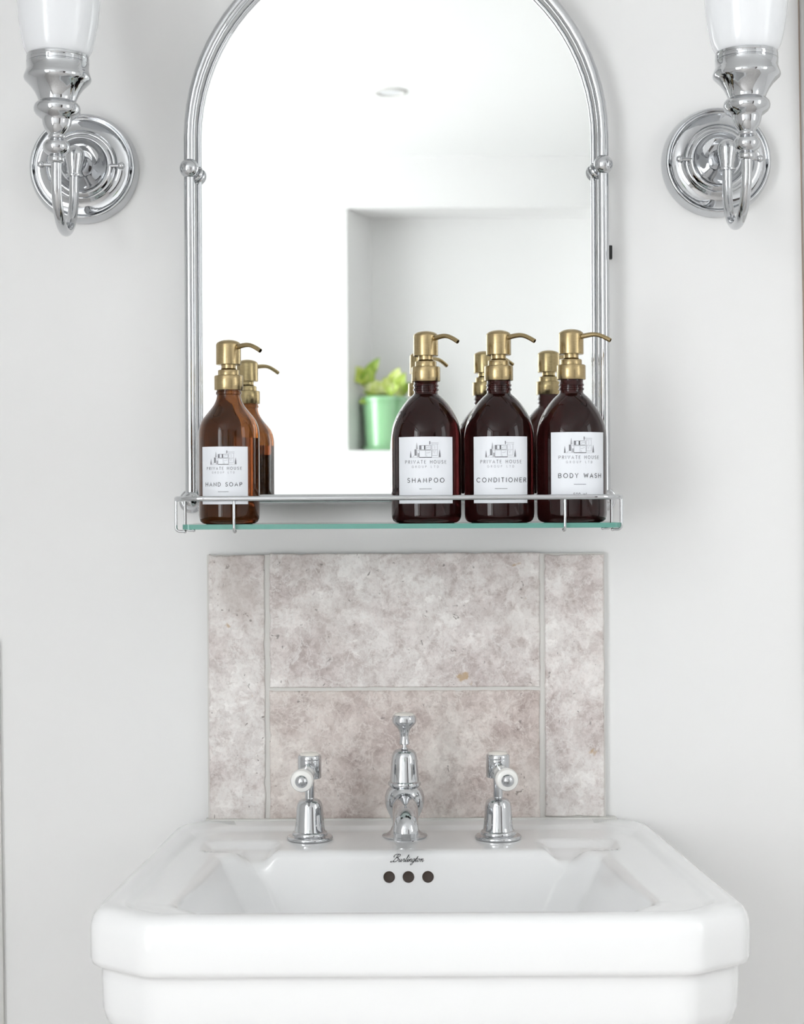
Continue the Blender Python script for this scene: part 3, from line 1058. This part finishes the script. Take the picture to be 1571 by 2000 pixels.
def bottle(name, label, px, rad, prof, liquid, z_fix, body_mat, liq_mat, lab, word, yaw, vol, group):
    """lab: (angle offset deg, half angle deg, z0, z1); z_fix: collar bottom height in mm"""
    p = at(px, 1021, EB)
    t = thing(name, label, 'bottle', (p.x, -EB, GZ), group)
    obj('bottle_body', lathe(bmesh.new(), mm(prof), 64), body_mat, t, 50)
    lq = [(r - 1.5, z + (1.8 if i < 2 else 0)) for i, (r, z) in enumerate(liquid)]
    obj('liquid', lathe(bmesh.new(), mm(lq), 56), liq_mat, t, 50)
    c = z_fix
    obj('collar', lathe(bmesh.new(), mm([(12, c), (14.7, c), (15, .5 + c), (15, c + 14.2), (14.6, c + 15), (13.6, c + 15.4), (11, c + 15.4)]), 48), M_brass, t)
    ph = bmesh.new()
    lathe(ph, mm([(11.2, c + 15.2), (11.2, c + 20), (10.8, c + 20.8), (9.4, c + 21.2), (8.6, c + 21.4), (7.7, c + 22.5), (7.7, c + 27)]), 40)
    obj('pump_stem', ph, M_brass, t)
    hd = obj('pump_head', lathe(bmesh.new(), mm([(6, c + 26.2), (12.5, c + 26.2), (13, c + 26.8), (13, c + 47)] + [(13 * math.cos(R(a)) if a < 90 else 0, c + 47 + 5.6 * math.sin(R(a))) for a in range(12, 91, 13)] + [(0, c + 52.6)]), 48), M_brass, t, 30)
    d = Vector((math.sin(R(yaw)), -math.cos(R(yaw)), 0))
    zc = c + 44.0
    key = [(9, 0), (14, .6), (24, 1.6), (31, .8), (38, -2.0), (44.5, -5.6)]
    path = spline([d * (a / 1000) + Vector((0, 0, (zc + b_) / 1000)) for a, b_ in key], 6)
    n = len(path)
    sb = bmesh.new()
    rads = [.0030 - .0007 * min(1, i / (n * .5)) for i in range(n)]
    tube(sb, path, rads, 16, False, False)
    # hollow tip
    tdir = (path[-1] - path[-2]).normalized()
    mt = align(tdir, path[-1])
    lathe(sb, [(.0023, 0), (.0016, .0001), (.0016, -.006), (0, -.006)], 16, mt, False, False)
    obj('spout', sb, M_brass, hd, 50)
    # paper label and its print
    off, ha, z0, z1 = lab
    rl = rad / 1000 + .00015
    bm = bmesh.new()
    cols = []
    for i in range(25):
        a = R(off - ha + 2 * ha * i / 24)
        cols.append([bm.verts.new((rl * math.sin(a), -rl * math.cos(a), z / 1000)) for z in (z0, (z0 + z1) / 2, z1)])
    for a, b_ in zip(cols, cols[1:]):
        for k in range(2):
            bm.faces.new((a[k], b_[k], b_[k + 1], a[k + 1]))
    lo = obj('label', bm, M_label, t, 30)
    lo['label'] = 'white paper label'
    rp = rl + .00022
    half = math.sin(R(ha)) * rl
    u0 = math.sin(R(off)) * rl
    def place(u, v):
        # flat label coordinates (metres from the label centre, height over the base), wrapped round the bottle
        a = R(off) + math.asin(max(-.99, min(.99, u / rl)))
        return (rp * math.sin(a), -rp * math.cos(a), v)
    W2 = 2 * half
    H = (z1 - z0) / 1000
    zt = z1 / 1000
    fx = lambda q: (q - .5) * W2
    fz = lambda q: zt - q * H
    bm = bmesh.new()
    k = W2 * (625 / 1090) / 625
    house(bm, place, fx(.207), fz(.316), k)
    ribbons(bm, text_strokes('PRIVATE HOUSE', fx(.124), fx(.880), fz(.401), .047 * H, .82), .0068 * H, place, 1, .002)
    ribbons(bm, text_strokes('GROUP LTD', fx(.248), fx(.738), fz(.465), .032 * H, .82), .0050 * H, place, 2, .002)
    w0, w1 = {'SHAMPOO': (.165, .840), 'CONDITIONER': (.055, .970), 'BODY WASH': (.118, .930), 'HAND SOAP': (.095, .885)}[word]
    wb = {'HAND SOAP': .687}.get(word, .684)
    ribbons(bm, text_strokes(word, fx(w0), fx(w1), fz(wb), .063 * H, .94), .0088 * H, place, 0, .002)
    ribbons(bm, [[(fx(.385), fz(.782)), (fx(.610), fz(.782))]], .0075 * H, place, 1, .002)
    ribbons(bm, text_strokes(vol, fx(.375), fx(.62), fz(.955 if word == 'BODY WASH' else .918), .042 * H), .008 * H, place, 1, .002)
    obj('print', bm, [M_ink, M_ink2, M_ink3], lo, recalc=False)['label'] = 'printed house drawing and lettering'
    return t


BIG = [(0, 1.2), (24, .6), (28.5, 0), (32, .7), (34.6, 2.6), (36.0, 5.5), (36.5, 9), (36.5, 88), (36.2, 93), (35.2, 99), (33.4, 105), (30.6, 111.5), (27.2, 117.5),
       (23.2, 123.2), (19.4, 127.6), (16, 131), (13.6, 133), (12.6, 134.2), (12.3, 135.6), (12.3, 137), (13.2, 137.4), (13.3, 139.2), (12.4, 139.8), (12.4, 141.4), (13.2, 141.9), (13.2, 143.4), (12.5, 144), (12.4, 148), (0, 148)]
BIGL = [(0, 1.2), (28, .4), (33, 2), (35.6, 5.5), (36.5, 9), (36.5, 88), (36.2, 93), (35.2, 99), (34.0, 103.5), (0, 103.5)]
SML = [(0, 1.2), (20, .6), (23.5, 0), (27, .6), (29.6, 2.4), (31.1, 5.4), (31.7, 9), (31.7, 92), (31.4, 97), (30.3, 102.5), (28.2, 107.6), (25.0, 112), (21.6, 116), (18.6, 119.6),
       (16, 123.2), (14.2, 126.6), (13.1, 129.6), (12.5, 132.4), (12.4, 134), (13.4, 134.6), (13.4, 137), (12.6, 137.6), (12.5, 141), (0, 141)]
SMLL = [(0, 1.2), (23, .4), (28, 2), (30.8, 5.4), (31.7, 9), (31.7, 89), (0, 89)]
BG = 'brass pump bottles on the glass shelf'
bottle('pump_bottle', 'smaller amber glass pump bottle labelled HAND SOAP at the left end of the shelf', 448.2, 31.7, SML, SMLL, 139, M_amber, M_liquid,
       (-5.7, 48, 20.5, 79.5), 'HAND SOAP', 52, '500 ml', BG)
bottle('pump_bottle', 'large dark brown pump bottle labelled SHAMPOO', 833.5, 36.5, BIG, BIGL, 147, M_dark_amber, M_liquid2,
       (-2.6, 48.4, 20.3, 88.3), 'SHAMPOO', 46, '500 ml', BG)
bottle('pump_bottle', 'large dark brown pump bottle labelled CONDITIONER between shampoo and body wash', 975.8, 36.5, BIG, BIGL, 147.6, M_dark_amber, M_liquid2,
       (-.6, 48.4, 20.3, 88.3), 'CONDITIONER', 52, '500 ml', BG)
bottle('pump_bottle', 'large dark brown pump bottle labelled BODY WASH at the right end of the shelf', 1117.5, 36.5, BIG, BIGL, 148.2, M_dark_amber, M_liquid2,
       (7.2, 48.4, 24.3, 92.3), 'BODY WASH', 58, '500 ml', BG)

# ================================================================== SCONCES
def sconce(label, px, py, tilt=0.):
    p = at(px, py, 0)
    t = thing('wall_sconce', label, 'wall lamp', (p.x, -.0003, p.z), 'chrome wall lamps beside the mirror')
    t.rotation_euler.y = R(tilt)
    out = align((0, -1, 0))
    pl = obj('wall_plate', lathe(bmesh.new(), mm([(0, 0), (61, 0), (61.3, 3), (60.6, 9), (59.4, 14.5), (58.4, 17), (57.6, 18.6), (56.6, 19.3), (55.4, 19), (54.6, 17.8), (53.8, 16.6), (52.6, 16.2),
        (46, 17.2), (41.5, 18.8), (38.6, 21.4), (37.4, 23.6), (36.2, 24.2), (35.2, 23.8), (33.6, 25.6), (32, 27.2), (30.6, 27.8), (29.4, 27.4), (28.6, 26), (27.4, 24.4), (22, 21.6), (15, 20), (11, 20), (0, 20)]), 72, out), M_chrome, t, 60)
    for s in (-1, 1):
        k = bmesh.new()
        tube(k, [(s * .029, -.0255, 0), (s * .036, -.0255, 0), (s * .043, -.0255, 0)], .0021, 12)
        ball(k, (s * .0445, -.0255, 0), .0039, 18)
        obj('fixing_screw', k, M_chrome, pl)
    # elbow: stem out of the plate, ball, cone down to a collar
    er, ef = .065, .165
    k = bmesh.new()
    lathe(k, mm([(11.5, 19.5), (11.2, 24), (9, 28), (7.4, 33), (8.4, 36), (9.4, 38), (8.2, 40.5), (7.4, 44), (7.4, 62)]), 32, out)
    ball(k, (0, -er, .003), .0107)
    lathe(k, mm([(10.6, 3), (10.4, -1), (9.0, -7), (7.7, -13), (7.2, -17), (7.3, -18.2), (9.4, -18.6), (9.6, -19.6), (9.2, -20.6), (5, -20.8)]), 32, Matrix.Translation((0, -er, 0)))
    obj('elbow', k, M_chrome, t, 60)
    ra = (ef - er) / 2
    zt, zb = -.019, -.0375
    path = [(0, -er, zt), (0, -er, (zt + zb) / 2)] + [(0, -er - ra + ra * math.cos(R(a)), zb - ra * math.sin(R(a))) for a in range(0, 181, 9)] + [(0, -ef, (zb - .022) / 2), (0, -ef, -.022)]
    obj('arm', tube(bmesh.new(), path, .0054, 20), M_chrome, t, 60)
    base = Matrix.Translation((0, -ef, 0))
    z = lambda py_: (CY - py_) / FPX * (DIST - ef) * 1000 + (EYE - p.z) * 1000
    obj('lamp_holder', lathe(bmesh.new(), mm([(5.6, z(316)), (8.0, z(313)), (8.6, z(311)), (8.2, z(308)), (8.9, z(306)), (8.4, z(303)), (7.4, z(301.5)), (9.5, z(299)), (12.6, z(294)), (14.0, z(287)), (14.1, z(283)), (13.2, z(277)), (11, z(272)), (8.8, z(269)), (8.3, z(267)),
        (9.0, z(265)), (8.6, z(262)), (8.2, z(260)), (9.6, z(257)), (12.4, z(250)), (14.2, z(242)), (14.9, z(235)), (15.2, z(231)), (17.5, z(228)), (18.6, z(226)), (21.4, z(222)), (23.4, z(216)), (23.9, z(210)), (23.2, z(204)), (21.2, z(199)), (19.4, z(197)), (19.2, z(195)),
        (20.2, z(189)), (22.8, z(179)), (26.6, z(169)), (30.6, z(161)), (33.4, z(156)), (34.4, z(152)), (34.2, z(148)), (33.2, z(143)), (32.4, z(139)), (32.2, z(137)), (31.8, z(136)), (31.9, z(124)), (31.2, z(123)), (31.2, z(121.5)), (31.9, z(120.5)), (31.9, z(115.5)), (31.2, z(114.5)), (31.2, z(113)), (31.8, z(112)), (31.6, z(107.5)), (30.6, z(106.5)), (24, z(106))]), 56, base), M_chrome, t, 50)
    sh = bmesh.new()
    zs = z(107)
    prof = [(26, zs - 2), (29, zs - 1), (32.0, zs + 2), (34.6, zs + 7), (36.6, zs + 14), (38.6, zs + 24), (40.4, zs + 36), (42, zs + 52), (43.6, zs + 74), (44.6, zs + 94), (45.6, zs + 112), (48, zs + 130), (52, zs + 145)]
    prof += [(r - 3, z_) for r, z_ in prof[::-1]]
    lathe(sh, mm(prof), 56, base, False, False)
    obj('glass_shade', sh, M_opal, t, 60)['label'] = 'white opal glass shade'
    return t


sconce('chrome wall lamp with opal glass shade, left of the arched mirror', 166.5, 331.5, 1.1)
sconce('chrome wall lamp with opal glass shade, right of the arched mirror', 1397.5, 319.5)

# ================================================================== PLANT IN THE NICHE
pxc = .004
pl = thing('potted_plant', 'lime green trailing plant in a glazed green pot, seen in the mirror', 'plant', (pxc, YF - .085, NZ0))
obj('saucer', lathe(bmesh.new(), mm([(0, 0), (60, 0), (66, 2), (70, 12), (72, 14), (69, 14.5), (64, 5), (0, 4)]), 48), M_pot, pl)
obj('pot', lathe(bmesh.new(), mm([(0, 5), (57, 5), (59, 7), (60, 14), (70, 150), (70.5, 152), (74, 153), (75, 157), (74.6, 166), (73, 168.5), (70, 168), (68, 160), (66, 148), (0, 148)]), 56), M_pot, pl)
obj('soil', lathe(bmesh.new(), mm([(0, 152), (66.5, 150)]), 32, None, False, False), M_soil, pl)


def leaf(base, tip, width, droop, m, twist=0.):
    base, tip = Vector(base), Vector(tip)
    L = (tip - base)
    side = L.cross(Vector((0, 1, .2))).normalized()
    nrm = side.cross(L).normalized()
    side = (side * math.cos(twist) + nrm * math.sin(twist)).normalized()
    nrm = side.cross(L).normalized()
    bm = bmesh.new()
    rows = []
    for i in range(11):
        t = i / 10
        w = width * (math.sin(math.pi * min(1, t * .92 + .08)) ** .75) * (1 - .35 * t) if i < 10 else .0005
        ctr = base + L * t + nrm * (-droop * t * t)
        rows.append([bm.verts.new(ctr + side * (w * s) + nrm * (abs(s) * w * .35)) for s in (-1, -.5, 0, .5, 1)])
    for a, c in zip(rows, rows[1:]):
        for k in range(4):
            bm.faces.new((a[k], a[k + 1], c[k + 1], c[k]))
    o = obj('leaf', bm, m, pl, 80)
    sm_ = o.modifiers.new('thickness', 'SOLIDIFY')
    sm_.thickness = .0008
    return o


def lp(px, py, y):
    """point of the plant from where it shows in the mirror"""
    s = .632
    return Vector(((px - CX) / s / 1000 - pxc, y, (CY - py) / s / 1000 + EYE - NZ0))


for (b_, t_, w, dr_, m) in (
    ((716, 742), (686, 714), .026, .020, M_leafA), ((712, 740), (744, 696), .020, -.008, M_leafB), ((716, 748), (722, 712), .024, -.005, M_leafB),
    ((752, 760), (706, 745), .022, .018, M_leafA), ((758, 765), (702, 790), .020, -.055, M_leafB), ((745, 762), (712, 762), .018, .012, M_leafB),
    ((766, 765), (784, 716), .028, -.005, M_leafA), ((772, 768), (792, 728), .022, .010, M_leafB), ((778, 770), (802, 745), .020, .016, M_leafB),
    ((752, 768), (756, 735), .020, .010, M_leafA), ((786, 772), (768, 750), .018, .008, M_leafA), ((735, 770), (730, 752), .020, .010, M_leafA),
    ((760, 770), (776, 752), .018, .012, M_leafB)):
    y0 = random.uniform(.0, .03)
    leaf(lp(*b_, y0), lp(*t_, y0 + random.uniform(.0, .035)), w * 1.15, dr_, m, random.uniform(-.5, .5))
for (px, py) in ((714, 744), (750, 758), (770, 764), (782, 768), (735, 762)):
    p1 = lp(px, py, .012)
    o = obj('stem', tube(bmesh.new(), spline([(p1.x * .35, 0, .150), (p1.x * .7, .006, (.15 + p1.z) / 2 + .005), tuple(p1)], 5), .0022, 8), M_stem, pl)
